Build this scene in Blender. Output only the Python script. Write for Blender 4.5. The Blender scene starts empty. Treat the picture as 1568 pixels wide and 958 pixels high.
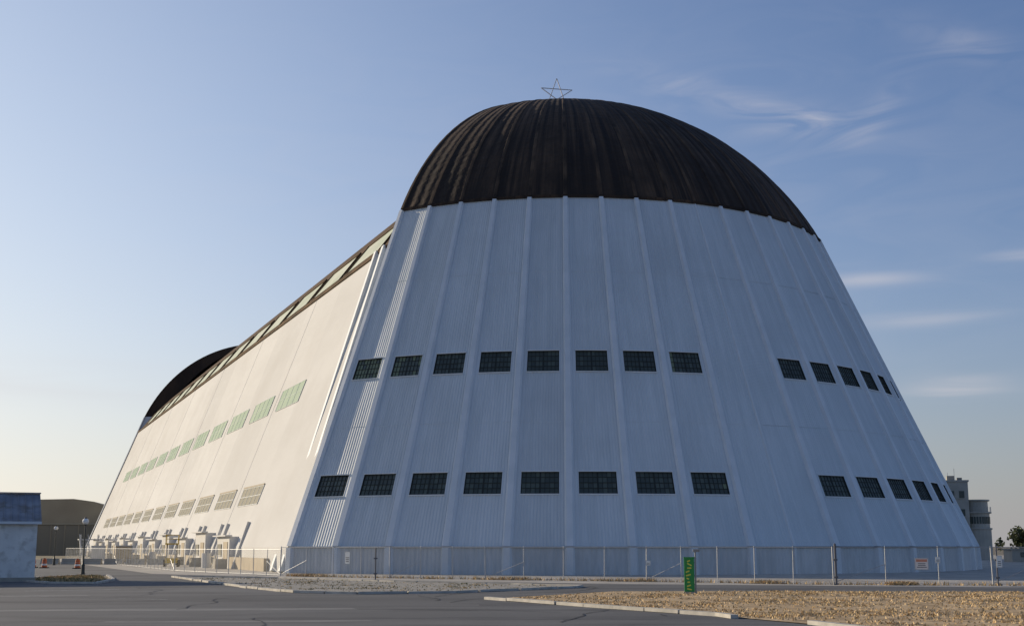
import bpy, math, random
import numpy as np
from mathutils import Vector, Matrix
random.seed(7)
rad=math.radians
S=bpy.context.scene
# ------------------------------------------------------------------ helpers
def newmat(name, col, rough=0.7, metal=0.0, spec=0.3):
    m=bpy.data.materials.new(name); m.use_nodes=True
    b=m.node_tree.nodes['Principled BSDF']
    b.inputs['Base Color'].default_value=(*col,1); b.inputs['Roughness'].default_value=rough
    b.inputs['Metallic'].default_value=metal; b.inputs['Specular IOR Level'].default_value=spec
    return m
def N(m,t,**k):
    n=m.node_tree.nodes.new(t)
    for a,v in k.items(): setattr(n,a,v)
    return n
def L(m,a,b): m.node_tree.links.new(a,b)
def bsdf(m): return m.node_tree.nodes['Principled BSDF']
def noisy(name,c1,c2,scale,rough=0.8,coord='Object',stretch=(1,1,1),bump=0.0,bscale=None,detail=4,lo=.35,hi=.65,c3=None,s3=1.0,metal=0,spec=.3):
    m=newmat(name,c1,rough,metal,spec)
    tc=N(m,'ShaderNodeTexCoord'); mp=N(m,'ShaderNodeMapping'); mp.inputs['Scale'].default_value=stretch
    L(m,tc.outputs[coord],mp.inputs[0])
    n=N(m,'ShaderNodeTexNoise'); n.inputs['Scale'].default_value=scale; n.inputs['Detail'].default_value=detail
    L(m,mp.outputs[0],n.inputs['Vector'])
    r=N(m,'ShaderNodeValToRGB'); r.color_ramp.elements[0].position=lo; r.color_ramp.elements[1].position=hi
    r.color_ramp.elements[0].color=(*c1,1); r.color_ramp.elements[1].color=(*c2,1)
    L(m,n.outputs[0],r.inputs[0]); out=r.outputs[0]
    if c3 is not None:
        n3=N(m,'ShaderNodeTexNoise'); n3.inputs['Scale'].default_value=s3; n3.inputs['Detail'].default_value=6
        L(m,mp.outputs[0],n3.inputs['Vector'])
        r3=N(m,'ShaderNodeValToRGB'); r3.color_ramp.elements[0].position=.5; r3.color_ramp.elements[1].position=.68
        r3.color_ramp.elements[0].color=(0,0,0,1); r3.color_ramp.elements[1].color=(1,1,1,1)
        L(m,n3.outputs[0],r3.inputs[0])
        mx=N(m,'ShaderNodeMix',data_type='RGBA'); L(m,r3.outputs[0],mx.inputs[0]); L(m,out,mx.inputs[6]); mx.inputs[7].default_value=(*c3,1)
        out=mx.outputs[2]
    L(m,out,bsdf(m).inputs['Base Color'])
    if bump:
        nb=N(m,'ShaderNodeTexNoise'); nb.inputs['Scale'].default_value=bscale or scale*4; nb.inputs['Detail'].default_value=3
        L(m,mp.outputs[0],nb.inputs['Vector'])
        bp=N(m,'ShaderNodeBump'); bp.inputs['Strength'].default_value=1; bp.inputs['Distance'].default_value=bump
        L(m,nb.outputs[0],bp.inputs['Height']); L(m,bp.outputs[0],bsdf(m).inputs['Normal'])
    return m
class MB:
    def __init__(s): s.v=[]; s.f=[]; s.mi=[]; s.uv=[]
    def face(s,pts,mi=0,uv=None):
        i=len(s.v); s.v+= [tuple(p) for p in pts]; s.f.append(tuple(range(i,i+len(pts)))); s.mi.append(mi)
        s.uv.append(uv if uv else [(0,0)]*len(pts))
    def box(s,c,d,mi=0,rz=0,mat=None):
        x,y,z=d[0]/2,d[1]/2,d[2]/2
        P=[Vector((a*x,b*y,e*z)) for e in(-1,1) for b in(-1,1) for a in(-1,1)]
        R=mat or Matrix.Rotation(rz,3,'Z')
        P=[R@p+Vector(c) for p in P]
        for q in((0,2,3,1),(4,5,7,6),(0,1,5,4),(2,6,7,3),(0,4,6,2),(1,3,7,5)): s.face([P[k] for k in q],mi,[(0,0),(1,0),(1,1),(0,1)])
    def beam(s,a,b,w,h=None,mi=0,up=Vector((0,0,1))):
        a=Vector(a);b=Vector(b);h=h or w; d=(b-a); l=d.length
        if l<1e-6:return
        d.normalize()
        if abs(d.dot(up))>.98: up=Vector((0,1,0))
        x=d.cross(up).normalized(); z=x.cross(d).normalized()
        R=Matrix((x,d,z)).transposed()
        s.box((a+b)/2,(w,l,h),mi,mat=R)
    def cyl(s,a,b,r0,r1=None,n=12,mi=0,caps=True):
        a=Vector(a);b=Vector(b);r1=r0 if r1 is None else r1; d=(b-a).normalized()
        up=Vector((0,0,1)) if abs(d.z)<.9 else Vector((1,0,0))
        x=d.cross(up).normalized(); y=d.cross(x)
        A=[a+(x*math.cos(t)+y*math.sin(t))*r0 for t in [2*math.pi*k/n for k in range(n)]]
        B=[b+(x*math.cos(t)+y*math.sin(t))*r1 for t in [2*math.pi*k/n for k in range(n)]]
        for k in range(n): s.face([A[k],A[(k+1)%n],B[(k+1)%n],B[k]],mi)
        if caps: s.face(A[::-1],mi); s.face(B,mi)
    def lathe(s,c,prof,n=16,mi=0):
        c=Vector(c)
        for (r0,z0),(r1,z1) in zip(prof,prof[1:]):
            for k in range(n):
                t0=2*math.pi*k/n;t1=2*math.pi*(k+1)/n
                s.face([c+Vector((r0*math.cos(t0),r0*math.sin(t0),z0)),c+Vector((r0*math.cos(t1),r0*math.sin(t1),z0)),
                        c+Vector((r1*math.cos(t1),r1*math.sin(t1),z1)),c+Vector((r1*math.cos(t0),r1*math.sin(t0),z1))],mi)
    def obj(s,name,mats,parent=None,merge=False,smooth=False):
        me=bpy.data.meshes.new(name); me.from_pydata(s.v,[],s.f); 
        for m in mats: me.materials.append(m)
        me.polygons.foreach_set('material_index',s.mi)
        ul=me.uv_layers.new(name='UVMap'); flat=[c for u in s.uv for p in u for c in p]
        ul.data.foreach_set('uv',flat)
        if merge:
            import bmesh
            bm=bmesh.new(); bm.from_mesh(me); bmesh.ops.remove_doubles(bm,verts=bm.verts,dist=.0005)
            bmesh.ops.recalc_face_normals(bm,faces=bm.faces); bm.to_mesh(me); bm.free()
        if smooth: me.polygons.foreach_set('use_smooth',[True]*len(me.polygons))
        me.update()
        o=bpy.data.objects.new(name,me); S.collection.objects.link(o)
        if parent: o.parent=parent
        return o
def empty(name,loc=(0,0,0),rz=0):
    e=bpy.data.objects.new(name,None); S.collection.objects.link(e); e.location=loc; e.rotation_euler=(0,0,rz); return e

# ------------------------------------------------------------------ camera
cam=bpy.data.cameras.new('camera'); co=bpy.data.objects.new('camera',cam); S.collection.objects.link(co)
H=2.4; PITCH=10.15
cam.sensor_width=36; cam.lens=36*2000/1568; cam.clip_start=.1; cam.clip_end=20000
co.location=(0,0,H); co.rotation_euler=(rad(90+PITCH),0,0); S.camera=co

# ------------------------------------------------------------------ light
SUN_AZ=-58.5; SUN_EL=16.0
sd=Vector((math.sin(rad(SUN_AZ))*math.cos(rad(SUN_EL)),math.cos(rad(SUN_AZ))*math.cos(rad(SUN_EL)),math.sin(rad(SUN_EL))))
sl=bpy.data.lights.new('sun','SUN'); so=bpy.data.objects.new('sun',sl); S.collection.objects.link(so)
sl.energy=4.5; sl.angle=rad(.53); sl.color=(1,.84,.62); so.rotation_euler=sd.to_track_quat('Z','Y').to_euler(); so.location=(-80,60,60)
W=bpy.data.worlds.new('World'); S.world=W; W.use_nodes=True
nt=W.node_tree; bg=nt.nodes['Background']
sky=nt.nodes.new('ShaderNodeTexSky'); sky.sky_type='NISHITA'; sky.sun_disc=False
sky.sun_elevation=rad(SUN_EL); sky.sun_rotation=rad(SUN_AZ%360); sky.air_density=1.0; sky.dust_density=.8; sky.ozone_density=2.5
bg.inputs[1].default_value=.148
def WN(t,**k):
    n=nt.nodes.new(t)
    for a,v in k.items(): setattr(n,a,v)
    return n
def M(op,a,b=None,c=None):
    n=WN('ShaderNodeMath',operation=op)
    for i,q in enumerate((a,b,c)):
        if q is None: continue
        if isinstance(q,(int,float)): n.inputs[i].default_value=q
        else: nt.links.new(q,n.inputs[i])
    return n.outputs[0]
tc=WN('ShaderNodeTexCoord'); sp=WN('ShaderNodeSeparateXYZ'); nt.links.new(tc.outputs['Generated'],sp.inputs[0])
az=M('ARCTAN2',sp.outputs[0],sp.outputs[1]); el=M('ARCSINE',sp.outputs[2])
azd=M('MULTIPLY',az,57.2958); eld=M('MULTIPLY',el,57.2958)
cv=WN('ShaderNodeCombineXYZ'); nt.links.new(azd,cv.inputs[0]); nt.links.new(eld,cv.inputs[1])
def cn(sx,sy,rot,scale,seed,dist=1.5):
    mp=WN('ShaderNodeMapping'); mp.inputs['Scale'].default_value=(sx,sy,1); mp.inputs['Rotation'].default_value=(0,0,rad(rot)); mp.inputs['Location'].default_value=(seed,seed*1.7,0)
    nt.links.new(cv.outputs[0],mp.inputs[0])
    n=WN('ShaderNodeTexNoise',noise_dimensions='2D'); n.inputs['Scale'].default_value=scale; n.inputs['Detail'].default_value=5; n.inputs['Distortion'].default_value=dist
    nt.links.new(mp.outputs[0],n.inputs['Vector']); return n.outputs[0]
def blob(a,e,sa,se,rot=0):
    c,s_=math.cos(rad(rot)),math.sin(rad(rot))
    dx=M('SUBTRACT',azd,a); dy=M('SUBTRACT',eld,e)
    u=M('DIVIDE',M('ADD',M('MULTIPLY',dx,c),M('MULTIPLY',dy,s_)),sa)
    v=M('DIVIDE',M('SUBTRACT',M('MULTIPLY',dy,c),M('MULTIPLY',dx,s_)),se)
    q=M('ADD',M('MULTIPLY',u,u),M('MULTIPLY',v,v))
    return M('EXPONENT',M('MULTIPLY',q,-1))
def addl(l):
    o=l[0]
    for k in l[1:]: o=M('ADD',o,k)
    return o
def mixc(f,a,b,blend='MIX'):
    n=WN('ShaderNodeMix',data_type='RGBA',blend_type=blend)
    if isinstance(f,(int,float)): n.inputs[0].default_value=f
    else: nt.links.new(f,n.inputs[0])
    for i,q in ((6,a),(7,b)):
        if isinstance(q,tuple): n.inputs[i].default_value=(*q,1)
        else: nt.links.new(q,n.inputs[i])
    return n.outputs[2]
# clear sky, forward-scattering glow and horizon haze around the sun direction
base=mixc(1.0,sky.outputs[0],(.66,.70,.86),'MULTIPLY')
dt=WN('ShaderNodeVectorMath',operation='DOT_PRODUCT'); nt.links.new(tc.outputs['Generated'],dt.inputs[0]); dt.inputs[1].default_value=tuple(sd)
dot=M('MAXIMUM',dt.outputs['Value'],0)
elp=M('MAXIMUM',eld,0)
g=M('MULTIPLY',M('POWER',dot,3.0),M('EXPONENT',M('MULTIPLY',elp,-1/30)))
base=mixc(M('MINIMUM',M('MULTIPLY',g,1.35),.9),base,(5.3,5.85,6.1))
hz=M('MULTIPLY',M('EXPONENT',M('MULTIPLY',elp,-1/6.5)),.9)
hzc=mixc(M('MINIMUM',M('MULTIPLY',M('POWER',dot,2.0),1.45),1),(2.5,2.45,2.6),(6.9,6.2,5.1))
base=mixc(hz,base,hzc)
n1=cn(.12,.45,-12,1.6,5.7,1.0); n2=cn(.05,.8,0,1.2,8.3,.6)
r1=M('MINIMUM',M('MAXIMUM',M('MULTIPLY',M('SUBTRACT',n1,.36),3.0),0),1)
r2=M('MINIMUM',M('MAXIMUM',M('MULTIPLY',M('SUBTRACT',n2,.30),3.0),0),1)
b1=addl([M('MULTIPLY',blob(10.0,19.2,4.5,.5,-16),.9),blob(13.0,17.9,2.6,.7,-12),M('MULTIPLY',blob(19.5,20.8,2.6,.6,-18),.6),M('MULTIPLY',blob(16.3,18.2,1.3,.6,40),.8)])
b2=addl([M('MULTIPLY',blob(15.5,11.2,2.2,.28),.8),M('MULTIPLY',blob(17.5,9.4,3.0,.3),.6),M('MULTIPLY',blob(18.9,6.6,1.9,.42),1.3),M('MULTIPLY',blob(-19,6.8,7,.8),.5),M('MULTIPLY',blob(22,11.8,1.6,.2),.8)])
wide=M('MULTIPLY',r1,M('MULTIPLY',blob(8,15,25,8),.06))
cl=M('ADD',M('ADD',M('MULTIPLY',M('MULTIPLY',b1,r1),.34),M('MULTIPLY',M('MULTIPLY',b2,r2),.5)),wide)
cl=M('MINIMUM',cl,.85)
base=mixc(cl,base,(4.4,4.2,4.4))
nt.links.new(base,bg.inputs[0])
S.view_settings.view_transform='Standard'; S.view_settings.look='None'; S.view_settings.exposure=0

# ------------------------------------------------------------------ materials
def corrugated(name,c1,c2,dirt,freq,depth,streak=(6,.08),rough=.5,dlo=.45,dhi=.75,dmax=.8,fine=1.6,spec=.3):
    m=newmat(name,c1,rough,0,spec)
    uv=N(m,'ShaderNodeUVMap'); 
    mp=N(m,'ShaderNodeMapping'); mp.inputs['Scale'].default_value=(streak[0],streak[1],1); L(m,uv.outputs[0],mp.inputs[0])
    n=N(m,'ShaderNodeTexNoise',noise_dimensions='2D'); n.inputs['Scale'].default_value=1.0; n.inputs['Detail'].default_value=6; n.inputs['Roughness'].default_value=.65; L(m,mp.outputs[0],n.inputs['Vector'])
    r=N(m,'ShaderNodeValToRGB'); r.color_ramp.elements[0].position=.36; r.color_ramp.elements[1].position=.66
    r.color_ramp.elements[0].color=(*c1,1); r.color_ramp.elements[1].color=(*c2,1); L(m,n.outputs[0],r.inputs[0])
    tc=N(m,'ShaderNodeTexCoord'); n2=N(m,'ShaderNodeTexNoise'); n2.inputs['Scale'].default_value=.12; n2.inputs['Detail'].default_value=6; n2.inputs['Roughness'].default_value=.6
    L(m,tc.outputs['Object'],n2.inputs['Vector'])
    r2=N(m,'ShaderNodeValToRGB'); r2.color_ramp.elements[0].position=dlo; r2.color_ramp.elements[1].position=dhi; r2.color_ramp.elements[0].color=(0,0,0,1); r2.color_ramp.elements[1].color=(dmax,dmax,dmax,1)
    L(m,n2.outputs[0],r2.inputs[0])
    x=N(m,'ShaderNodeMix',data_type='RGBA'); L(m,r2.outputs[0],x.inputs[0]); L(m,r.outputs[0],x.inputs[6]); x.inputs[7].default_value=(*dirt,1)
    sx=N(m,'ShaderNodeSeparateXYZ'); L(m,uv.outputs[0],sx.inputs[0])
    fl=N(m,'ShaderNodeMath',operation='FLOOR'); L(m,sx.outputs[0],fl.inputs[0])
    wn=N(m,'ShaderNodeTexWhiteNoise',noise_dimensions='1D'); L(m,fl.outputs[0],wn.inputs['W'])
    mr=N(m,'ShaderNodeMapRange'); mr.inputs['To Min'].default_value=.95; mr.inputs['To Max'].default_value=1.03; L(m,wn.outputs[0],mr.inputs[0])
    vm=N(m,'ShaderNodeVectorMath',operation='SCALE'); L(m,x.outputs[2],vm.inputs[0]); L(m,mr.outputs[0],vm.inputs['Scale'])
    L(m,vm.outputs[0],bsdf(m).inputs['Base Color'])
    a=N(m,'ShaderNodeMath',operation='MULTIPLY'); a.inputs[1].default_value=freq*2*math.pi; L(m,sx.outputs[0],a.inputs[0])
    s=N(m,'ShaderNodeMath',operation='SINE'); L(m,a.outputs[0],s.inputs[0])
    n4=N(m,'ShaderNodeTexNoise'); n4.inputs['Scale'].default_value=1.3; n4.inputs['Detail'].default_value=2; L(m,tc.outputs['Object'],n4.inputs['Vector'])
    ad=N(m,'ShaderNodeMath',operation='MULTIPLY_ADD'); L(m,n4.outputs[0],ad.inputs[0]); ad.inputs[1].default_value=fine; L(m,s.outputs[0],ad.inputs[2])
    bp=N(m,'ShaderNodeBump'); bp.inputs['Strength'].default_value=1; bp.inputs['Distance'].default_value=depth
    L(m,ad.outputs[0],bp.inputs['Height']); L(m,bp.outputs[0],bsdf(m).inputs['Normal'])
    return m
white=corrugated('white_corrugated_siding',(.58,.63,.655),(.66,.705,.73),(.54,.58,.60),18,.016,(7,.12),.6,spec=.2)
ribm=noisy('rib_paint',(.64,.68,.70),(.71,.74,.76),.6,rough=.6)
basem=corrugated('base_siding',(.50,.53,.54),(.62,.64,.65),(.46,.47,.47),14,.016,(9,.3))
bodyw=corrugated('body_siding',(.64,.63,.60),(.69,.68,.65),(.60,.585,.55),.9,.003,(.4,.12),.9,spec=.1)
dome=corrugated('dome_membrane',(.018,.013,.011),(.10,.062,.038),(.024,.017,.013),3,.03,(5,.06),.85,.42,.62,.8,4)
domer=noisy('dome_seam',(.026,.018,.013),(.11,.070,.043),.35,rough=.85)
roofm=noisy('roof_membrane',(.07,.047,.028),(.14,.09,.052),.3,rough=.85,spec=.1)
g1=newmat('glass_dark',(.066,.080,.068),.35,0,.4); g2=newmat('glass_mid',(.095,.115,.095),.4,0,.4); g3=newmat('glass_pale',(.20,.235,.15),.5,0,.3)
frm=newmat('window_frame',(.030,.036,.032),.7)
sideglass=noisy('side_glass',(.40,.50,.38),(.47,.55,.43),.2,rough=.9,spec=.05)  # sun reflected by the side panes is put into this pale matte colour
skyglass=noisy('skylight_glass',(.48,.53,.42),(.60,.62,.52),.25,rough=.85,spec=.1)  # sky reflection painted in as a pale matte colour
conc=noisy('concrete',(.30,.28,.24),(.42,.39,.33),.8,rough=.9,bump=.01)
tan=noisy('tan_plaster',(.40,.34,.25),(.50,.43,.32),.7,rough=.9)
darkm=newmat('dark_opening',(.05,.045,.04),.7)
galv=newmat('galvanised_steel',(.42,.43,.44),.45,.6)

# ------------------------------------------------------------------ hangar
BETA=rad(21.7); C=(6.6,164.9)
PHI=56.8; DEL=6.5
hang=empty('airship_hangar',(C[0],C[1],0),BETA)
LY=211.0
Rb,R1,Z1,ZT=48.4,32.6,38.5,58.3
def bez(t):
    P=[(R1,Z1),(27.3,49.0),(16.2,ZT),(0,ZT)]
    a=(1-t)**3;b=3*t*(1-t)**2;c=3*t*t*(1-t);d=t**3
    return (a*P[0][0]+b*P[1][0]+c*P[2][0]+d*P[3][0], a*P[0][1]+b*P[1][1]+c*P[2][1]+d*P[3][1])
DP=[bez(k/22) for k in range(23)]
def rr(z):
    if z<=2.4: return Rb+.10*(1-z/2.4)
    if z<=Z1: return Rb+(R1-Rb)*(z-2.4)/(Z1-2.4)
    for (r0,z0),(r1_,z1) in zip(DP,DP[1:]):
        if z<=z1: return r0+(r1_-r0)*(z-z0)/max(1e-6,z1-z0)
    return 0
def build_leaf(side,far,name):
    par=empty(name); par.parent=hang
    fy=(lambda y: LY-y) if far else (lambda y:y)
    ph=PHI if far else (56.3 if side<0 else 59.1)
    de=6.56 if (side<0 and not far) else DEL
    je=0.02 if far else (-1.5+.01 if side<0 else 1.5+.01)
    edges=[ph-de*k for k in range(9)]+[je]
    def pt(phi,r,z): 
        a=rad(phi)*side
        return Vector((r*math.sin(a),fy(-r*math.cos(a)),z))
    def P(i,t,z,off=0,r=None):
        r=rr(z) if r is None else r
        return pt(edges[i],r+off,z).lerp(pt(edges[i+1],r+off,z),t)
    sk=MB(); win=MB(); zs=[0,2.4,7.15,9.15,18.95,21.05,Z1]; ts=[0,.17,.83,1]
    for i in range(9):
        wscale=(edges[i]-edges[i+1])/DEL*.99
        for a in range(6):
            hasw=(a in(2,4)) and i<8
            for b in range(3):
                t0,t1=ts[b],ts[b+1]; z0,z1=zs[a],zs[a+1]
                if hasw and b==1:
                    q=[P(i,t0,z0),P(i,t1,z0),P(i,t1,z1),P(i,t0,z1)]; qi=[P(i,t0,z0,-.2),P(i,t1,z0,-.2),P(i,t1,z1,-.2),P(i,t0,z1,-.2)]
                    for k in range(4): win.face([q[k],q[(k+1)%4],qi[(k+1)%4],qi[k]],3)
                    nx,nz=8,4
                    gone=random.random()<.25
                    for m in range(nx):
                        for n in range(nz):
                            A=lambda s,h,o:P(i,t0+(t1-t0)*s,z0+(z1-z0)*h,o)
                            w=random.random(); mi=0 if w<.78 else 1
                            if i==0 and a==4: mi=2 if w<.85 else 1  # sunlit look of the outer upper windows put into paler pane colours
                            if i==1 and a==4: mi=1 if w<.5 else 2
                            if n==1 and a==2 and m%4!=0 and random.random()<.5: mi=2 if gone and w<.3 else 1
                            if i==7 and a==4 and m==0 and side<0: mi=2
                            win.face([A(m/nx,n/nz,-.18),A((m+1)/nx,n/nz,-.18),A((m+1)/nx,(n+1)/nz,-.18),A(m/nx,(n+1)/nz,-.18)],mi)
                    for m in range(nx+1):
                        win.beam(P(i,t0+(t1-t0)*m/nx,z0,-.15),P(i,t0+(t1-t0)*m/nx,z1,-.15),.14 if m in(0,4,nx) else .04,.05,3)
                    for n in range(nz+1):
                        h=z0+(z1-z0)*n/nz
                        win.beam(P(i,t0,h,-.145),P(i,t1,h,-.145),.05,.05,3)
                    win.beam(P(i,t0-.01,z0-.06,.05),P(i,t1+.01,z0-.06,.05),.14,.1,4)
                    win.beam(P(i,t0-.01,z1+.06,.04),P(i,t1+.01,z1+.06,.04),.12,.1,4)
                    continue
                sk.face([P(i,t0,z0),P(i,t1,z0),P(i,t1,z1),P(i,t0,z1)],1 if a==0 else 0,
                        [(i+t0*wscale+.005,z0),(i+t1*wscale+.005,z0),(i+t1*wscale+.005,z1),(i+t0*wscale+.005,z1)])
        sk.beam(P(i,0,2.42,.06),P(i,1,2.42,.06),.3,.12,1)
        for zc in (13.9,29.6): sk.beam(P(i,.1,zc,.0),P(i,.9,zc,.0),.03,.05,0)
    sk.obj('siding',[white,basem],par,merge=True)
    win.obj('windows',[g1,g2,g3,frm,ribm],par)
    d=MB()
    for i in range(9):
        for b in range(2):
            for (r0,z0),(r1_,z1) in zip(DP,DP[1:]):
                A=P(i,b/2,z0,.12,r0);B=P(i,(b+1)/2,z0,.12,r0);Cc=P(i,(b+1)/2,z1,.12 if r1_>0 else 0,r1_);D=P(i,b/2,z1,.12 if r1_>0 else 0,r1_)
                u0,u1=i+b/2+.001+(20 if side>0 else 0),i+(b+1)/2-.001+(20 if side>0 else 0)
                d.face([A,B,Cc,D],0,[(u0,z0),(u1,z0),(u1,z1),(u0,z1)])
    for i in range(9):
        d.beam(P(i,0,Z1-.02,.1),P(i,1,Z1-.02,.1),.25,.3,0)
    d.obj('dark_dome',[dome],par,merge=True)
    rb=MB()
    for i,e in enumerate(edges):
        a=rad(e)*side; tv=Vector((math.cos(a),fy(math.sin(a))-fy(0),0)); 
        def sec(r,z,w,h):
            c0=pt(e,r-.05,z); c1=pt(e,r+h,z)
            return [c0-tv*w/2,c1-tv*w*.30,c1+tv*w*.30,c0+tv*w/2]
        last=(i==9)
        if last and side==1: continue
        w0,w1=(.34,.24) if last else (.95,.62)
        hh=.10 if last else .28
        for (za,zb) in((0,2.35),(2.5,Z1-.1)):
            n=6
            for k in range(n):
                u0=za+(zb-za)*k/n;u1=za+(zb-za)*(k+1)/n
                A=sec(rr(u0),u0,w0+(w1-w0)*u0/Z1,hh);B=sec(rr(u1),u1,w0+(w1-w0)*u1/Z1,hh)
                for q in range(3): rb.face([A[q],A[q+1],B[q+1],B[q]],0)
                if k==n-1: rb.face(B,0)
        hd=random.choice((.04,.07,.11))
        for (r0,z0),(r1_,z1) in zip(DP[:-1],DP[1:-1]):
            A=sec(r0+.12,z0,.4*(r0/R1)+.08,hd);B=sec(r1_+.12,z1,.4*(r1_/R1)+.08,hd)
            for q in range(3): rb.face([A[q],A[q+1],B[q+1],B[q]],1)
    rb.obj('ribs',[ribm,domer],par)
    e=MB()
    zz=[0,2.4,10,20,30,34.2,Z1]; prof=[(rr(z),z) for z in zz]+DP[1:]
    for (r0,z0),(r1_,z1) in zip(prof,prof[1:]):
        e.face([pt(ph,r0+.1,z0),pt(ph,max(0,r0-6),z0),pt(ph,max(0,r1_-6),z1),pt(ph,r1_+(.1 if r1_>0 else 0),z1)],0 if z1<=Z1+.01 else 1)
    e.obj('leaf_edge',[ribm,dome],par)
    return par
build_leaf(-1,False,'front_left_door_leaf'); build_leaf(1,False,'front_right_door_leaf')
build_leaf(-1,True,'rear_left_door_leaf'); build_leaf(1,True,'rear_right_door_leaf')

# body
sn=math.sin(rad(PHI)); tn=math.tan(rad(PHI)); ZW=34.2
def wb(z): return rr(z)*sn*.998
roofp=[(wb(ZW),ZW),(25.0,39.2),(20.8,43.5),(15.7,47.7),(10.7,51.0),(5.5,53.4),(0,54.4)]
bod=MB(); STEP=17.8; BAY0=-4.0; NB=13
bays=[BAY0+STEP*k for k in range(NB)]
def wallpt(s,y,z,off=0):
    w=wb(z); return Vector((s*(w+off),y,z+off*.4))
for s in(-1,1):
    pz=[0,2.4,ZW]
    for z0,z1 in zip(pz,pz[1:]):
        e0,e1=-wb(z0)/tn,-wb(z1)/tn; f0,f1=LY-e0,LY-e1
        ys0=[e0]+bays+[f0]; ys1=[e1]+bays+[f1]
        for k in range(len(ys0)-1):
            bod.face([(s*wb(z0),ys0[k],z0),(s*wb(z0),ys0[k+1],z0),(s*wb(z1),ys1[k+1],z1),(s*wb(z1),ys1[k],z1)],0,
                     [(ys0[k]/STEP,z0),(ys0[k+1]/STEP,z0),(ys1[k+1]/STEP,z1),(ys1[k]/STEP,z1)])
    for (w0,z0),(w1,z1) in zip(roofp,roofp[1:]):
        bod.face([(s*w0,-w0/tn,z0),(s*w0,LY+w0/tn,z0),(s*w1,LY+w1/tn,z1),(s*w1,-w1/tn,z1)],1)
bod.obj('body_shell',[bodyw,roofm],hang,merge=True)
tr=MB()
for s in(-1,1):
    tr.beam((s*(wb(ZW)+.1),-wb(ZW)/tn+.3,ZW),(s*(wb(ZW)+.1),LY+wb(ZW)/tn-.3,ZW),.3,.35,1)
    for off in (1.2,5.2):
        a=Vector((s*wb(0),-wb(0)/tn+off,0)); b=Vector((s*wb(ZW),-wb(ZW)/tn+off*.75,ZW))
        tr.beam(a,b,.7,1.0,0,up=Vector((s,0,.45)).normalized())
    for k,y in enumerate(bays):
        if k%2: tr.beam(wallpt(s,y,2.4,.0),wallpt(s,y,ZW-.2,.0),.10,.05,2,up=Vector((s,0,.45)).normalized())
tr.obj('wall_trim',[ribm,roofm,bodyw],hang)
wn=MB()
def sidewin(s,y0,y1,z0,z1,mi,nx=5,nz=2,b=.05,head=True):
    up=Vector((s,0,.45)).normalized()
    wn.face([wallpt(s,y0,z0,.05),wallpt(s,y1,z0,.05),wallpt(s,y1,z1,.05),wallpt(s,y0,z1,.05)],mi)
    for m in range(nx+1):
        y=y0+(y1-y0)*m/nx; wn.beam(wallpt(s,y,z0,.06),wallpt(s,y,z1,.06),b,.05,2,up=up)
    for n in range(nz+1):
        z=z0+(z1-z0)*n/nz; wn.beam(wallpt(s,y0,z,.06),wallpt(s,y1,z,.06),b,.05,2,up=up)
    if head: wn.beam(wallpt(s,y0,z1+.12,.08),wallpt(s,y1,z1+.12,.08),.2,.12,3,up=up)
for s in(-1,1):
    for k,y in enumerate(bays[:-1]):
        sidewin(s,y+2.6,y+15.2,7.2,9.3,1)
        sidewin(s,y+2.6,y+15.4,19.0,21.6,0,4,2,.03,False)
wn.obj('side_windows',[sideglass,newmat('side_glass_b',(.38,.36,.29),.9,0,.05),ribm,newmat('lintel_tan',(.45,.39,.29),.9)],hang)
# skylights along the shoulder of the roof
sk=MB()
def roofpt(s,y,t,off):
    (w0,z0),(w1,z1)=roofp[0],roofp[1]
    p=Vector((s*(w0+(w1-w0)*t),y,z0+(z1-z0)*t)); nrm=Vector((s*(z1-z0),0,(w0-w1))).normalized(); return p+nrm*off
for s in(-1,1):
    for k in range(13):
        y0=-13.6+STEP*k; y1=y0+15.4
        if y1>LY+12: continue
        a,b=.10,.88
        sk.face([roofpt(s,y0,a,.08),roofpt(s,y1,a,.08),roofpt(s,y1-.8,b,.08),roofpt(s,y0+.8,b,.08)],0)
        up=Vector((s,0,.6)).normalized()
        for p,q in (((y0,a),(y1,a)),((y1,a),(y1-.8,b)),((y1-.8,b),(y0+.8,b)),((y0+.8,b),(y0,a))):
            sk.beam(roofpt(s,p[0],p[1],.12),roofpt(s,q[0],q[1],.12),.18,.2,1,up=up)
sk.obj('skylights',[skyglass,roofm],hang)
# base of the long side: foundation, shop lean-tos, doors, pipes
an=MB()
for s in(-1,1):
    x=wb(0)
    an.box((s*(x+.15),LY/2,.65),(.7,LY+36,1.3),1)
    for k,y in enumerate(bays[:-1]):
        yc=y+8.9
        X0=x-2.5; X1=x+.55; hh_=4.2 if k%2 else 3.6
        an.box((s*(X0+X1)/2,yc+1.5,hh_/2),(X1-X0,8.5,hh_),6)
        an.box((s*(X1+.15),yc+1.5,hh_+.09),(.8,9.0,.16),6)
        an.box((s*(X1+.01),yc-.4,1.5),(.12,2.8,3.0),1)
        an.box((s*(X1+.03),yc+3.6,2.1),(.12,2.6,1.3),7)
        an.box((s*(X1+.05),yc+3.6,1.4),(.16,2.8,.1),6)
        for yy in(y+2.4,y+16.0):
            an.beam((s*(x+.7),yy,0),(s*(wb(5)+.1),yy,5.2),.35,.4,6)
        an.cyl((s*(x+.9),y+14.6,0),(s*(x+.2),y+14.6,4.6),.10,n=8,mi=6)
        an.box((s*(x+1.9),y+3.6+random.uniform(-1,1),.55),(1.3,1.8,1.1),5)
        if k%3==0: an.cyl((s*(x+2.2),y+12,0),(s*(x+2.2),y+12,1.7),.55,n=14,mi=6)
an.obj('side_lean_tos',[ribm,tan,darkm,galv,g2,conc,bodyw,newmat('shop_window',(.22,.21,.17),.8)],hang)
st=MB(); SY=150
for k in range(12):
    st.box((-46.5,SY+k*.9,.35+k*.32),(1.8,.9,.1),0)
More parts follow.
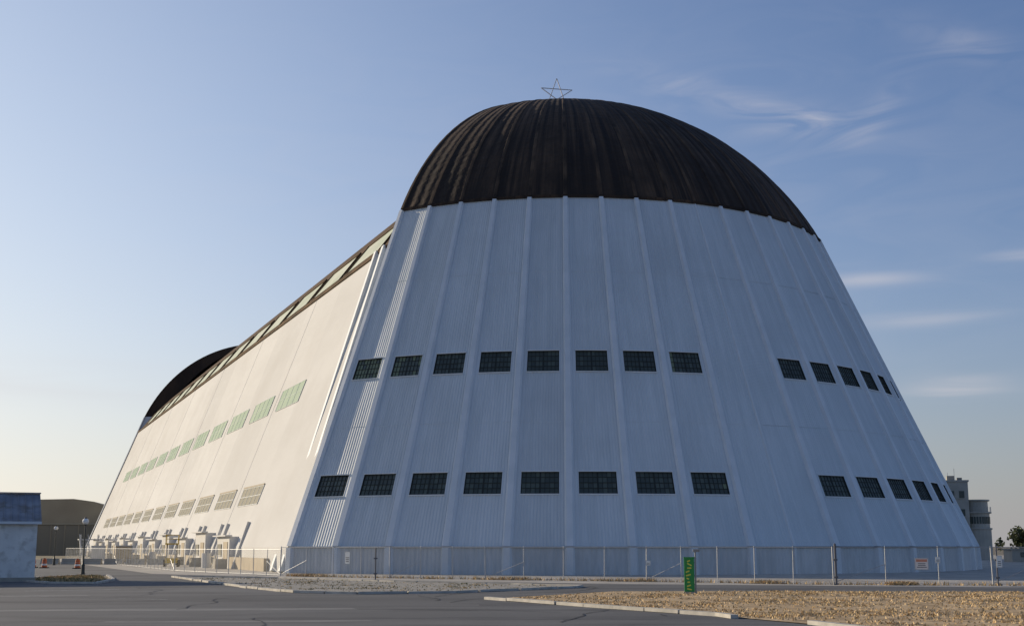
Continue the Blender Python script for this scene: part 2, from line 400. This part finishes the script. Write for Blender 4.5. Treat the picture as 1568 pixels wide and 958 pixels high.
for dx in(-.9,.9):
    st.beam((-46.5+dx,SY-.4,.2),(-46.5+dx,SY+10.5,4.1),.12,.25,0); st.beam((-46.5+dx,SY-.4,1.3),(-46.5+dx,SY+10.5,5.2),.07,.07,0)
    for k in range(0,12,2): st.beam((-46.5+dx,SY+k*.9,.35+k*.32),(-46.5+dx,SY+k*.9,1.45+k*.32),.06,.06,0)
st.box((-45,SY+12.5,4.1),(5,4,.2),0)
for a in(SY+11,SY+14): 
    for b in(-47,-43.2): st.beam((b,a,0),(b,a,5.2),.15,.15,0)
st.obj('side_stair',[galv],hang)
# star frame at the apex
s_=MB(); sc=Vector((-1.0,-.6,ZT+2.7)); R_=2.2
pts=[]
ax=Matrix.Rotation(-BETA+rad(12),3,'Z')@Vector((1,0,0))
for k in range(5):
    a=math.pi/2+k*2*math.pi/5
    pts.append(sc+ax*R_*math.cos(a)+Vector((0,0,R_*math.sin(a)*.95)))
for k in range(5): s_.beam(pts[k],pts[(k+2)%5],.09,.09,0)
for dx in(-.75,.75):
    s_.beam(sc+ax*dx+Vector((0,.4,-2.8)),sc+ax*dx+Vector((0,.4,-1.7)),.12,.12,0)
s_.beam(sc+ax*-.75+Vector((0,.4,-1.7)),pts[2],.08,.08,0); s_.beam(sc+ax*.75+Vector((0,.4,-1.7)),pts[3],.08,.08,0)
s_.box(sc+Vector((0,.4,-2.6)),(2.2,1.0,.22),0)
s_.obj('rooftop_star_frame',[newmat('star_steel',(.55,.53,.52),.5,.1)],hang)

# ------------------------------------------------------------------ ground
soil=noisy('dry_soil',(.20,.165,.115),(.30,.25,.17),.05,rough=.95,c3=(.15,.14,.08),s3=.02)
asph=noisy('asphalt_old',(.115,.116,.116),(.165,.165,.162),.09,rough=.9,bump=.012,bscale=18,detail=8,c3=(.092,.093,.094),s3=.3,stretch=(.35,1,1))
apr=noisy('apron_concrete',(.40,.37,.32),(.55,.51,.44),.15,rough=.9,c3=(.32,.30,.26),s3=.5)
strawm=noisy('dry_grass_ground',(.46,.32,.17),(.64,.47,.27),.5,rough=.95,bump=.05,bscale=3,c3=(.30,.205,.11),s3=.9)
grav=noisy('gravel',(.28,.26,.22),(.46,.43,.37),2.5,rough=.95,bump=.04,bscale=9)
kerbm=noisy('kerb_concrete',(.42,.40,.35),(.60,.56,.49),1.5,rough=.9)
def flat(name,pts,z,mat,parent=None):
    m=MB(); m.face([(x,y,z) for x,y in pts],0); return m.obj(name,[mat],parent)
flat('ground',[(-6000,-3000),(6000,-3000),(6000,9000),(-6000,9000)],0,soil)
flat('asphalt_road',[(-260,-60),(260,-60),(260,66),(60,80.0),(30,81),(8,88),(-4,94),(-20,109),(-33,122),(-44,148),(-92,262),(-130,270),(-80,150),(-52,110),(-60,98),(-260,96)],.004,asph)
flat('concrete_apron',[(300,60),(60,80.0),(30,81),(8,88),(-4,94),(-20,109),(-33,122),(-44,148),(-92,262),(-120,420),(60,460),(300,300)],.008,apr)
def kerb(name,pts,closed=False,w=.28,h=.13,parent=None):
    m=MB(); P=pts+[pts[0]] if closed else pts
    for k,(a,b) in enumerate(zip(P,P[1:])):
        L_=math.dist(a,b); n=max(1,int(L_/1.8))
        for j in range(n):
            p=[a[i]+(b[i]-a[i])*(j/n+.004) for i in(0,1)]; q=[a[i]+(b[i]-a[i])*((j+1)/n-.004) for i in(0,1)]
            dz=random.uniform(-.02,.015); sh=random.uniform(-.04,.04)
            m.beam((p[0]+sh,p[1],h/2+.01+dz),(q[0]+sh,q[1],h/2+.01+dz),w+random.uniform(-.05,.03),h,0)
    return m.obj(name,[kerbm],parent)
grass=[(-1.2,62.4),(1.5,66.5),(5.6,73),(14,73.5),(28,72),(60,69),(140,62),(140,10),(20,22),(12.5,33),(9.6,41.5),(7.3,47.2),(3.0,54.5)]
flat('dry_grass_verge',grass,.03,strawm)
kerb('verge_kerb',[(-1.2,62.4),(3.0,54.5),(7.3,47.2),(7.6,45.6)])
kerb('verge_kerb',[(9.4,42.3),(9.9,40.6),(12.5,33),(20,22)])
isl=[(-27.5,108),(-21,92),(-15.6,79),(-11.5,71),(-8,69),(-3,71),(3.7,79.5),(4.2,82),(0,86),(-8,92),(-18,103)]
flat('gravel_island',isl,.05,grav); kerb('island_kerb',isl,True)
isl2=[(-34,93.5),(-31,89),(-27.5,88),(-29,97),(-34,112),(-37,113),(-37,96)]
flat('grass_island',isl2,.05,soil); kerb('island_kerb',isl2,True)
def tufts(name,poly,n,cols,hmin,hmax):
    xs=[p[0] for p in poly]; ys=[p[1] for p in poly]
    def ins(x,y):
        c=False; j=len(poly)-1
        for i in range(len(poly)):
            if (poly[i][1]>y)!=(poly[j][1]>y) and x<(poly[j][0]-poly[i][0])*(y-poly[i][1])/(poly[j][1]-poly[i][1])+poly[i][0]: c=not c
            j=i
        return c
    m=MB(); k=0
    cent=[(random.uniform(min(xs),max(xs)),random.uniform(min(ys),max(ys)),random.uniform(.3,1.6)) for _ in range(160)]
    while k<n:
        if random.random()<.75:
            c=random.choice(cent); x=random.gauss(c[0],c[2]); y=random.gauss(c[1],c[2]*.7)
        else: x=random.uniform(min(xs),max(xs)); y=random.uniform(min(ys),max(ys))
        if not ins(x,y): continue
        k+=1; h=random.uniform(hmin,hmax); mi=random.randrange(len(cols))
        for b in range(2):
            a=random.uniform(0,math.pi); w=random.uniform(.02,.06); dx,dy=math.cos(a)*w,math.sin(a)*w; lx,ly=random.gauss(0,h*.5),random.gauss(0,h*.5)
            ox,oy=random.gauss(0,.05),random.gauss(0,.05)
            m.face([(x+ox-dx,y+oy-dy,.02),(x+ox+dx,y+oy+dy,.02),(x+ox+lx,y+oy+ly,.02+h)],mi)
    m.obj(name,cols)
s1=newmat('straw_a',(.72,.53,.29),.9);s2=newmat('straw_b',(.58,.41,.21),.9);s3=newmat('straw_c',(.40,.29,.15),.9)
tufts('dry_grass',[(-.6,62.2),(1.8,66.3),(5.6,72.5),(14,73),(34,71),(34,34),(12.8,34),(9.8,42),(7.6,47.2),(3.2,55)],12000,[s1,s1,s2,s3],.03,.11)
s4=newmat('weed_green',(.10,.11,.04),.9)
tufts('roadside_weeds',[(-33.5,93.8),(-31,90),(-28,89),(-29.5,97),(-34.3,111),(-36.6,112),(-36.6,96)],2500,[s4,s2,s3],.06,.22)
tufts('roadside_weeds',[(-27,107.5),(-21,92.5),(-15.6,79.6),(-11,71.6),(-8,69.6),(-3.2,71.6),(3.2,79.7),(3.6,82),(-8,91.5),(-18,102)],2500,[s2,s3,s4],.03,.12)
tufts('roadside_weeds',[(-19,111),(-9.6,103.5),(-2,99.2),(9.5,93.2),(20.8,85.4),(30.5,83.6),(44,81),(44,82.2),(30.5,85),(21,86.9),(9.5,94.6),(-2,100.6),(-9.6,105.4),(-19,113)],3000,[s2,s3,s1],.05,.3)
pm=noisy('worn_road_paint',(.25,.25,.24),(.5,.5,.48),3,rough=.8)
def stripe(name,a,b,w,dash=None):
    m=MB(); a=Vector((*a,0));b=Vector((*b,0)); d=(b-a).normalized(); nrm=Vector((-d.y,d.x,0))*w/2; Lh=(b-a).length; t=0
    while t<Lh:
        e=min(Lh,t+(dash or 3)); p=a+d*t;q=a+d*e
        m.face([(*(p-nrm).xy,.012),(*(q-nrm).xy,.012),(*(q+nrm).xy,.012),(*(p+nrm).xy,.012)]); t=e+(dash or 0)
    return m.obj(name,[pm])
stripe('road_marking',(-60,86),(-16,62),.12); stripe('road_marking',(-27,74),(-22.5,77),.4)
pa=noisy('asphalt_painted_shadow',(.085,.087,.09),(.115,.116,.118),.6,rough=.9); pb=noisy('asphalt_painted_sunlight',(.19,.188,.18),(.24,.236,.225),.6,rough=.9)  # dark and pale sheets paint shadow bands and low-sun streaks onto the road
for (x0,y0,w,d,r,mt) in((-14,52,16,1.4,.12,pb),(-2,46,14,1.1,-.05,pa),(-20,60,18,2.0,.2,pa),(-9,44,9,.8,.1,pb),(-26,66,10,1.2,.3,pb),(0,57,3,2.2,.1,pa),(10,78,16,1.2,-.12,pa),(30,76,14,1.0,-.1,pa)):
    m=MB(); z=.0075; m.face([(-w/2,-d/2,0),(w*.3,-d/2-.2,0),(w/2,-d/2+.1,0),(w/2-.3,d/2,0),(-w*.1,d/2+.15,0),(-w/2+.2,d/2,0)]); o=m.obj('asphalt_light_band',[mt]); o.location=(x0,y0,z+random.uniform(0,.0008)); o.rotation_euler=(0,0,r)
tarm=newmat('tar_seal',(.035,.035,.037),.6)
tm=MB()
for q in range(26):
    x,y=random.uniform(-30,6),random.uniform(38,75); a=random.choice([0.05,1.5])+random.uniform(-.3,.3)
    for k in range(random.randint(6,16)):
        a+=random.uniform(-.35,.35); nx,ny=x+math.cos(a)*1.1,y+math.sin(a)*1.1
        if nx>-1.5 and ny<63 and nx>(62.4-ny)*.53-1.8: break
        w=.03; dx,dy=-math.sin(a)*w,math.cos(a)*w
        tm.face([(x-dx,y-dy,.014+q*.0004),(nx-dx,ny-dy,.014+q*.0004),(nx+dx,ny+dy,.014+q*.0004),(x+dx,y+dy,.014+q*.0004)]); x,y=nx,ny
tm.obj('tar_crack_seals',[tarm])

# ------------------------------------------------------------------ fence
link=bpy.data.materials.new('chain_link'); link.use_nodes=True
b=bsdf(link); b.inputs['Base Color'].default_value=(.32,.32,.31,1); b.inputs['Metallic'].default_value=.3; b.inputs['Roughness'].default_value=.6
uv=N(link,'ShaderNodeUVMap'); sp_=N(link,'ShaderNodeSeparateXYZ'); L(link,uv.outputs[0],sp_.inputs[0])
def lm(op,a,b_=None):
    n=N(link,'ShaderNodeMath',operation=op)
    for i,q in enumerate((a,b_)):
        if q is None: continue
        if isinstance(q,(int,float)): n.inputs[i].default_value=q
        else: L(link,q,n.inputs[i])
    return n.outputs[0]
d1=lm('ABSOLUTE',lm('SUBTRACT',lm('FRACT',lm('MULTIPLY',lm('ADD',sp_.outputs[0],sp_.outputs[1]),12)),.5))
d2=lm('ABSOLUTE',lm('SUBTRACT',lm('FRACT',lm('MULTIPLY',lm('SUBTRACT',sp_.outputs[0],sp_.outputs[1]),12)),.5))
al=lm('LESS_THAN',lm('MINIMUM',d1,d2),.032)
L(link,al,b.inputs['Alpha'])
def fence(name,pts,h=2.4,step=3.05):
    par=empty(name); ms=MB(); po=MB(); run=0
    for k,(a,b_) in enumerate(zip(pts,pts[1:])):
        Lh=math.dist(a,b_)
        ms.face([(a[0],a[1],.08),(b_[0],b_[1],.08),(b_[0],b_[1],h-.02),(a[0],a[1],h-.02)],0,[(run,0),(run+Lh,0),(run+Lh,h),(run,h)]); run+=Lh
        n=max(1,round(Lh/step))
        for j in range(n):
            x=a[0]+(b_[0]-a[0])*j/n; y=a[1]+(b_[1]-a[1])*j/n; r=.045 if j==0 else .03
            lx,ly=random.gauss(0,.02),random.gauss(0,.02)
            po.cyl((x,y,0),(x+lx,y+ly,h+.02),r,n=8)
            po.cyl((x+lx,y+ly,h+.02),(x+lx,y+ly,h+.07),r*1.3,r*.4,n=8)
        po.cyl((*a,h),(*b_,h),.022,n=6); po.cyl((*a,.1),(*b_,.1),.012,n=6)
        po.cyl((a[0],a[1],.15),(a[0]+(b_[0]-a[0])/n,a[1]+(b_[1]-a[1])/n,h*.55),.02,n=6)
    po.cyl((*pts[-1],0),(*pts[-1],h+.05),.05,n=8)
    ms.obj('mesh',[link],par); po.obj('posts_and_rails',[galv],par)
fence('chain_link_fence',[(-19.5,112),(-9.6,104.5),(-2,100.0),(9.5,94),(20.8,86.2),(30.5,84.5),(44,82),(75,76)])
fence('chain_link_fence',[(-19.5,112),(-34,134),(-55,185),(-88,262)],h=2.2)
def gatepost(x,y,h,r=.09):
    m=MB(); m.cyl((x,y,0),(x,y,h),r,n=12); m.cyl((x,y,h),(x,y,h+.1),r*1.25,r*.3,n=12); m.box((x,y,.05),(.4,.4,.1)); 
    for z in(.5,1.6): m.beam((x-.13,y,z),(x+.13,y,z),.06,.1)
    m.obj('gate_post',[newmat('dark_steel',(.14,.14,.15),.6,.3)])
gatepost(20.9,85.9,2.55,.08); gatepost(30.7,84.2,2.5,.05); gatepost(-9.9,96.5,2.3,.05)

def sign(name,x,y,z,w,h,face,stripec=None,rz=0):
    par=empty(name,(x,y,z),rz); m=MB(); m.box((0,0,0),(w,.03,h),0); m.box((0,-.018,0),(w*.92,.006,h*.92),1)
    if stripec: m.box((0,-.024,h*.28),(w*.8,.006,h*.22),2)
    for k in range(3): m.box((0,-.024,h*(.02-.15*k)),(w*random.uniform(.5,.75),.006,h*.05),3)
    for a in(-.4,.4):
        for c in(-.42,.42): m.cyl((w*a,-.02,h*c),(w*a,-.04,h*c),.012,n=6,mi=0)
    m.obj('panel',[galv,face,stripec or face,newmat('sign_text',(.08,.06,.05),.6)],par)
wsm=newmat('sign_white',(.8,.8,.76),.5); rsm=newmat('sign_red',(.68,.28,.18),.5); org=newmat('sign_orange_white',(.85,.74,.66),.5)
sign('warning_sign',26.2,85.05,1.35,.85,.75,org,rsm,rad(-10)); sign('notice_sign',27.2,84.9,1.6,.3,.4,wsm)
sign('notice_sign',30.75,83.9,1.5,.35,.75,wsm); sign('notice_sign',-13.2,106.7,1.55,.55,1.0,wsm,None,rad(-35)); 
sign('notice_sign',9.6,93.8,1.3,.35,.35,wsm)

gb=empty('green_banner_marker',(9.3,69.5,0),rad(-4)); m=MB()
m.box((-.05,0,.95),(.52,.16,1.75),0); m.box((-.05,0,.06),(.62,.3,.12),3); m.box((-.05,0,1.86),(.56,.2,.07),0)
for k in range(9):
    z=.25+k*.18; a=random.uniform(-.12,.02); w=random.uniform(.12,.3)
    m.box((-.05+a*.8,-.083,z),(w,.008,.07),1,mat=Matrix.Rotation(random.uniform(-.5,.5),3,'Y'))
m.cyl((.28,0,0),(.28,0,2.2),.04,n=10,mi=2); m.box((.34,0,2.22),(.34,.2,.14),2); m.cyl((.28,0,2.15),(.28,0,2.19),.08,n=10,mi=2)
for z in(.5,1.6): m.beam((.2,0,z),(.3,0,z),.04,.05,2)
m.obj('body',[newmat('banner_green',(.03,.26,.07),.45),newmat('banner_yellow',(.62,.62,.10),.5),newmat('post_grey',(.25,.27,.28),.5,.4),conc],gb)

# ------------------------------------------------------------------ street lamps
globe=newmat('lamp_globe',(.75,.75,.72),.25); poled=newmat('lamp_pole',(.06,.065,.06),.5,.3)
def lamp(x,y,h):
    p=empty('street_lamp',(x,y,0)); m=MB()
    m.lathe((0,0,0),[(.001,0),(.24,0),(.24,.12),(.17,.2),(.15,.9),(.10,1.0),(.075,1.1),(.055,h-.75),(.055,h-.65),(.13,h-.62),(.15,h-.55),(.001,h-.55)],12,0)
    m.lathe((0,0,h-.28),[(.28*math.sin(t)+.001,-.28*math.cos(t)) for t in [math.pi*k/10 for k in range(11)]],16,1)
    m.lathe((0,0,h-.01),[(.14,-.02),(.12,.05),(.03,.1),(.001,.16)],10,0)
    m.obj('lamp',[poled,globe],p)
lamp(-37.4,116,4.9); lamp(-62,180,5.2)

# ------------------------------------------------------------------ metal shed (left)
shed=empty('white_shed',(-33.7,94,0),rad(22.3))
sw=noisy('shed_wall',(.66,.66,.64),(.80,.80,.77),.7,rough=.8,bump=.01,bscale=5,c3=(.52,.51,.48),s3=1.6)
m=MB(); Wd,Dp,Hw=16,9,4.25
m.box((-Wd/2,Dp/2,Hw/2),(Wd,Dp,Hw),0)
for x in (0.0,-Wd):
    m.face([(x,0,Hw),(x,Dp,Hw),(x,Dp/2,Hw+2.0)],0)
for a,b_ in((-.35,Dp/2),(Dp+.35,Dp/2)):
    m.face([(.25,a,Hw-.12),(-Wd-.25,a,Hw-.12),(-Wd-.25,b_,Hw+2.05),(.25,b_,Hw+2.05)],1)
    for k in range(34):
        x=.2-k*.49; m.beam((x,a,Hw-.09),(x,b_,Hw+2.08),.06,.05,1)
m.beam((.3,Dp/2,Hw+2.1),(-Wd-.3,Dp/2,Hw+2.1),.4,.08,1); m.beam((.25,-.36,Hw-.16),(-Wd-.25,-.36,Hw-.16),.12,.18,2)
m.box((-Wd/2,-.03,.15),(Wd+.1,.1,.3),3); m.box((-5,-.04,1.1),(1.1,.08,2.2),4); m.box((-9,-.04,2.2),(1.6,.08,1.1),5)
m.obj('shed_body',[sw,noisy('grey_metal_roof',(.22,.225,.25),(.34,.345,.37),.6,rough=.7,c3=(.20,.18,.165),s3=.8),ribm,conc,newmat('shed_door',(.2,.22,.25),.5),g1],shed)

# ------------------------------------------------------------------ background buildings
bb=empty('distant_hangar_building',(-133,400,0),rad(10)); m=MB()
brown=noisy('olive_wall',(.30,.25,.18),(.38,.32,.23),.1,rough=.9)
pr=[(-34,0),(-34,13.2),(-31,15.0),(-20,16.3),(0,16.8),(6,16.0),(10,14.6),(12.5,12.6),(13,9),(13,0)]
for y in(0,60): m.face([(x,y,z) for x,z in pr],0)
for (x0,z0),(x1,z1) in zip(pr,pr[1:]): m.face([(x0,0,z0),(x1,0,z1),(x1,60,z1),(x0,60,z0)],1 if z0>9 and z1>9 else 0)
m.box((-10,-.2,4.5),(34,.4,9),2)
for k in range(9): m.box((-26+k*4,-.45,4.5),(.3,.2,9),0)
m.box((-10,-.3,9.3),(35,.8,.5),1)
m.obj('shell',[brown,noisy('olive_roof',(.32,.28,.21),(.40,.35,.26),.1,rough=.9),newmat('door_dark',(.24,.21,.16),.8)],bb)

ct=empty('control_tower',(86.5,250,0),rad(-14)); m=MB()
cream=noisy('cream_stucco',(.36,.34,.29),(.46,.43,.37),.4,rough=.9)
m.box((-2.2,2,7.3),(4.4,6,14.6),0); m.box((-2.2,2,14.75),(4.8,6.4,.3),0)
m.box((-2.9,1.5,15.3),(1.4,2,1.0),0); m.box((-1.2,2.5,15.15),(.9,1.2,.7),3); m.cyl((-2.2,1,15),(-2.2,1,17.2),.05,n=6,mi=2); m.cyl((-3.4,1,14.9),(-3.4,1,16.4),.04,n=6,mi=2)
for z in(5.2,8.8,12.2):
    m.box((-3.0,-1.03,z),(.9,.1,1.3),1); m.box((-1.2,-1.03,z),(.9,.1,1.3),1); m.box((-2.1,-1.06,z-.75),(3.2,.16,.12),0)
m.lathe((1.6,1.6,0),[(2.4,0),(2.4,5.6),(2.6,5.7),(2.6,5.95),(2.2,6.0),(2.2,8.6),(2.6,8.7),(2.6,8.95),(2.0,9.0),(2.0,10.9),(2.35,11.0),(2.35,11.25),(0,11.3)],20,0)
for k in range(14):
    a=rad(-160+k*13); 
    m.box((1.6+2.22*math.cos(a),1.6+2.22*math.sin(a),7.4),(.1,.36,1.3),1,rz=a); m.cyl((1.6+2.5*math.cos(a),1.6+2.5*math.sin(a),8.9),(1.6+2.5*math.cos(a),1.6+2.5*math.sin(a),9.9),.03,n=5,mi=2)
m.obj('tower_body',[cream,g1,galv,conc],ct)
lb=empty('low_service_building',(82,215,0),rad(-8)); m=MB()
m.box((7,3,1.0),(16,6,2.0),0); m.box((7,3,2.1),(16.6,6.6,.2),1)
for k in range(5): m.box((1+k*3,-.03,1.2),(1.4,.1,.8),2)
m.obj('walls',[cream,conc,g1],lb)

# ------------------------------------------------------------------ trees (distant)
lf1=newmat('foliage_a',(.045,.06,.028),.9); lf2=newmat('foliage_b',(.075,.085,.04),.9); lf3=newmat('foliage_c',(.10,.085,.045),.9); bark=newmat('bark',(.09,.07,.05),.9)
def trees(name,specs,nleaf=700,ls=.5):
    m=MB()
    for (x,y,h,w) in specs:
        m.cyl((x,y,0),(x+random.uniform(-.3,.3),y,h*.55),.035*h,.015*h,n=7,mi=3)
        for q in range(4):
            a=random.uniform(0,6.28); m.cyl((x,y,h*.3),(x+math.cos(a)*w*.35,y+math.sin(a)*w*.35,h*.7),.015*h,.006*h,n=5,mi=3)
        cl=[(x+random.gauss(0,w*.26),y+random.gauss(0,w*.26),h*random.uniform(.2,.85),random.uniform(.12,.26)*w) for _ in range(16)]
        for c in cl:
            mi=random.choice((0,0,1,2))
            for k in range(nleaf//16):
                v=Vector((random.gauss(0,1),random.gauss(0,1),random.gauss(0,1))).normalized()*c[3]*random.uniform(.5,1.1)
                p=Vector(c[:3])+v; a=Vector((random.gauss(0,1),random.gauss(0,1),random.gauss(0,1))).normalized()*ls; b_=a.cross(v+Vector((.01,0,0))).normalized()*ls*.7
                m.face([p-a,p+b_,p+a,p-b_],mi if random.random()<.8 else 1)
    m.obj(name,[lf1,lf2,lf3,bark])
trees('tree_row',[(139+i*6.5+random.uniform(-2,2),380+random.uniform(-15,15),random.uniform(6.5,9),random.uniform(9,12)) for i in range(13)],800,.5)
trees('tree',[(-120,398,14,8)],900,.5); trees('tree',[(-113,420,9,7)],700,.5)
trees('tree_row',[(-230+i*9,520+random.uniform(-15,15),random.uniform(7,10),9) for i in range(10)],500,.6)

# ------------------------------------------------------------------ small yard things
orange=newmat('safety_orange',(.50,.13,.05),.6); wht=newmat('reflective_white',(.7,.7,.7),.4); blk=newmat('rubber_black',(.02,.02,.02),.7)
def barrel(x,y):
    m=MB(); m.box((0,0,.05),(.85,.85,.1),2)
    pr=[(.33,.1),(.32,.3),(.3,.31),(.3,.5),(.28,.51),(.28,.7),(.26,.71),(.25,.95),(.2,1.02),(.001,1.03)]
    for k,(a,b_) in enumerate(zip(pr,pr[1:])): m.lathe((0,0,0),[a,b_],14,1 if k in(2,3,5) else 0)
    m.box((0,0,1.08),(.22,.04,.12),0); o=m.obj('traffic_barrel',[orange,wht,blk]); o.location=(x,y,.01)
barrel(-49,150); barrel(-56.5,157); barrel(-54.5,155)
def lift(x,y,rz):
    p=empty('yellow_scissor_lift',(x,y,0),rz); m=MB(); m.box((0,0,.75),(3.0,1.5,.6),0)
    for a in(-1,1):
        for b_ in(-.8,.8): m.cyl((a,b_-.15,.42),(a,b_+.15,.42),.42,n=16,mi=1)
    for k in range(3):
        z0,z1=1.05+k*.55,1.6+k*.55
        for yy in(-.6,.6): m.beam((-1.2,yy,z0),(1.2,yy,z1),.1,.12,2); m.beam((1.2,yy,z0),(-1.2,yy,z1),.1,.12,2)
    m.box((0,0,2.8),(3.0,1.6,.14),0)
    for a in(-1.45,0,1.45):
        for b_ in(-.75,.75): m.beam((a,b_,2.85),(a,b_,3.9),.05,.05,0)
    for z in(3.4,3.9):
        for b_ in(-.75,.75): m.beam((-1.45,b_,z),(1.45,b_,z),.05,.05,0)
        for a in(-1.45,1.45): m.beam((a,-.75,z),(a,.75,z),.05,.05,0)
    m.obj('body',[newmat('machine_yellow',(.60,.40,.04),.5),blk,galv],p)
lift(-42.5,166,BETA+1.4)
def container(name,x,y,rz,d,mt):
    p=empty(name,(x,y,0),rz); m=MB(); m.box((0,0,d[2]/2+.1),d,0)
    n=int(d[0]/.5)
    for k in range(n): m.box((-d[0]/2+.25+k*.5,-d[1]/2-.03,d[2]/2+.1),(.22,.06,d[2]*.9),0)
    for z in(.1,d[2]+.1): m.box((0,0,z),(d[0]+.1,d[1]+.1,.15),1)
    for a in(-1,1): m.box((d[0]/2*a,-d[1]/2,d[2]/2+.1),(.15,.15,d[2]),1)
    m.obj('box',[mt,galv],p)
container('storage_container',-60,205,BETA+1.5,(6,2.4,2.5),noisy('cont_tan',(.34,.28,.2),(.42,.35,.25),.6))
container('storage_container',-78,250,BETA+1.5,(6,2.4,2.5),noisy('cont_white',(.5,.5,.48),(.6,.6,.58),.6))
for i in range(6):
    m=MB(); pr=[(-.3,0),(-.3,.08),(-.18,.3),(-.09,.8),(.09,.8),(.18,.3),(.3,.08),(.3,0)]
    for yy in(-1.5,1.5): m.face([(yy,x,z) for x,z in pr])
    for a,b_ in zip(pr,pr[1:]): m.face([(-1.5,a[0],a[1]),(-1.5,b_[0],b_[1]),(1.5,b_[0],b_[1]),(1.5,a[0],a[1])])
    o=m.obj('concrete_barrier',[conc]); o.location=(-66+i*3.4,190-i*1.2,0.01); o.rotation_euler=(0,0,-.3)
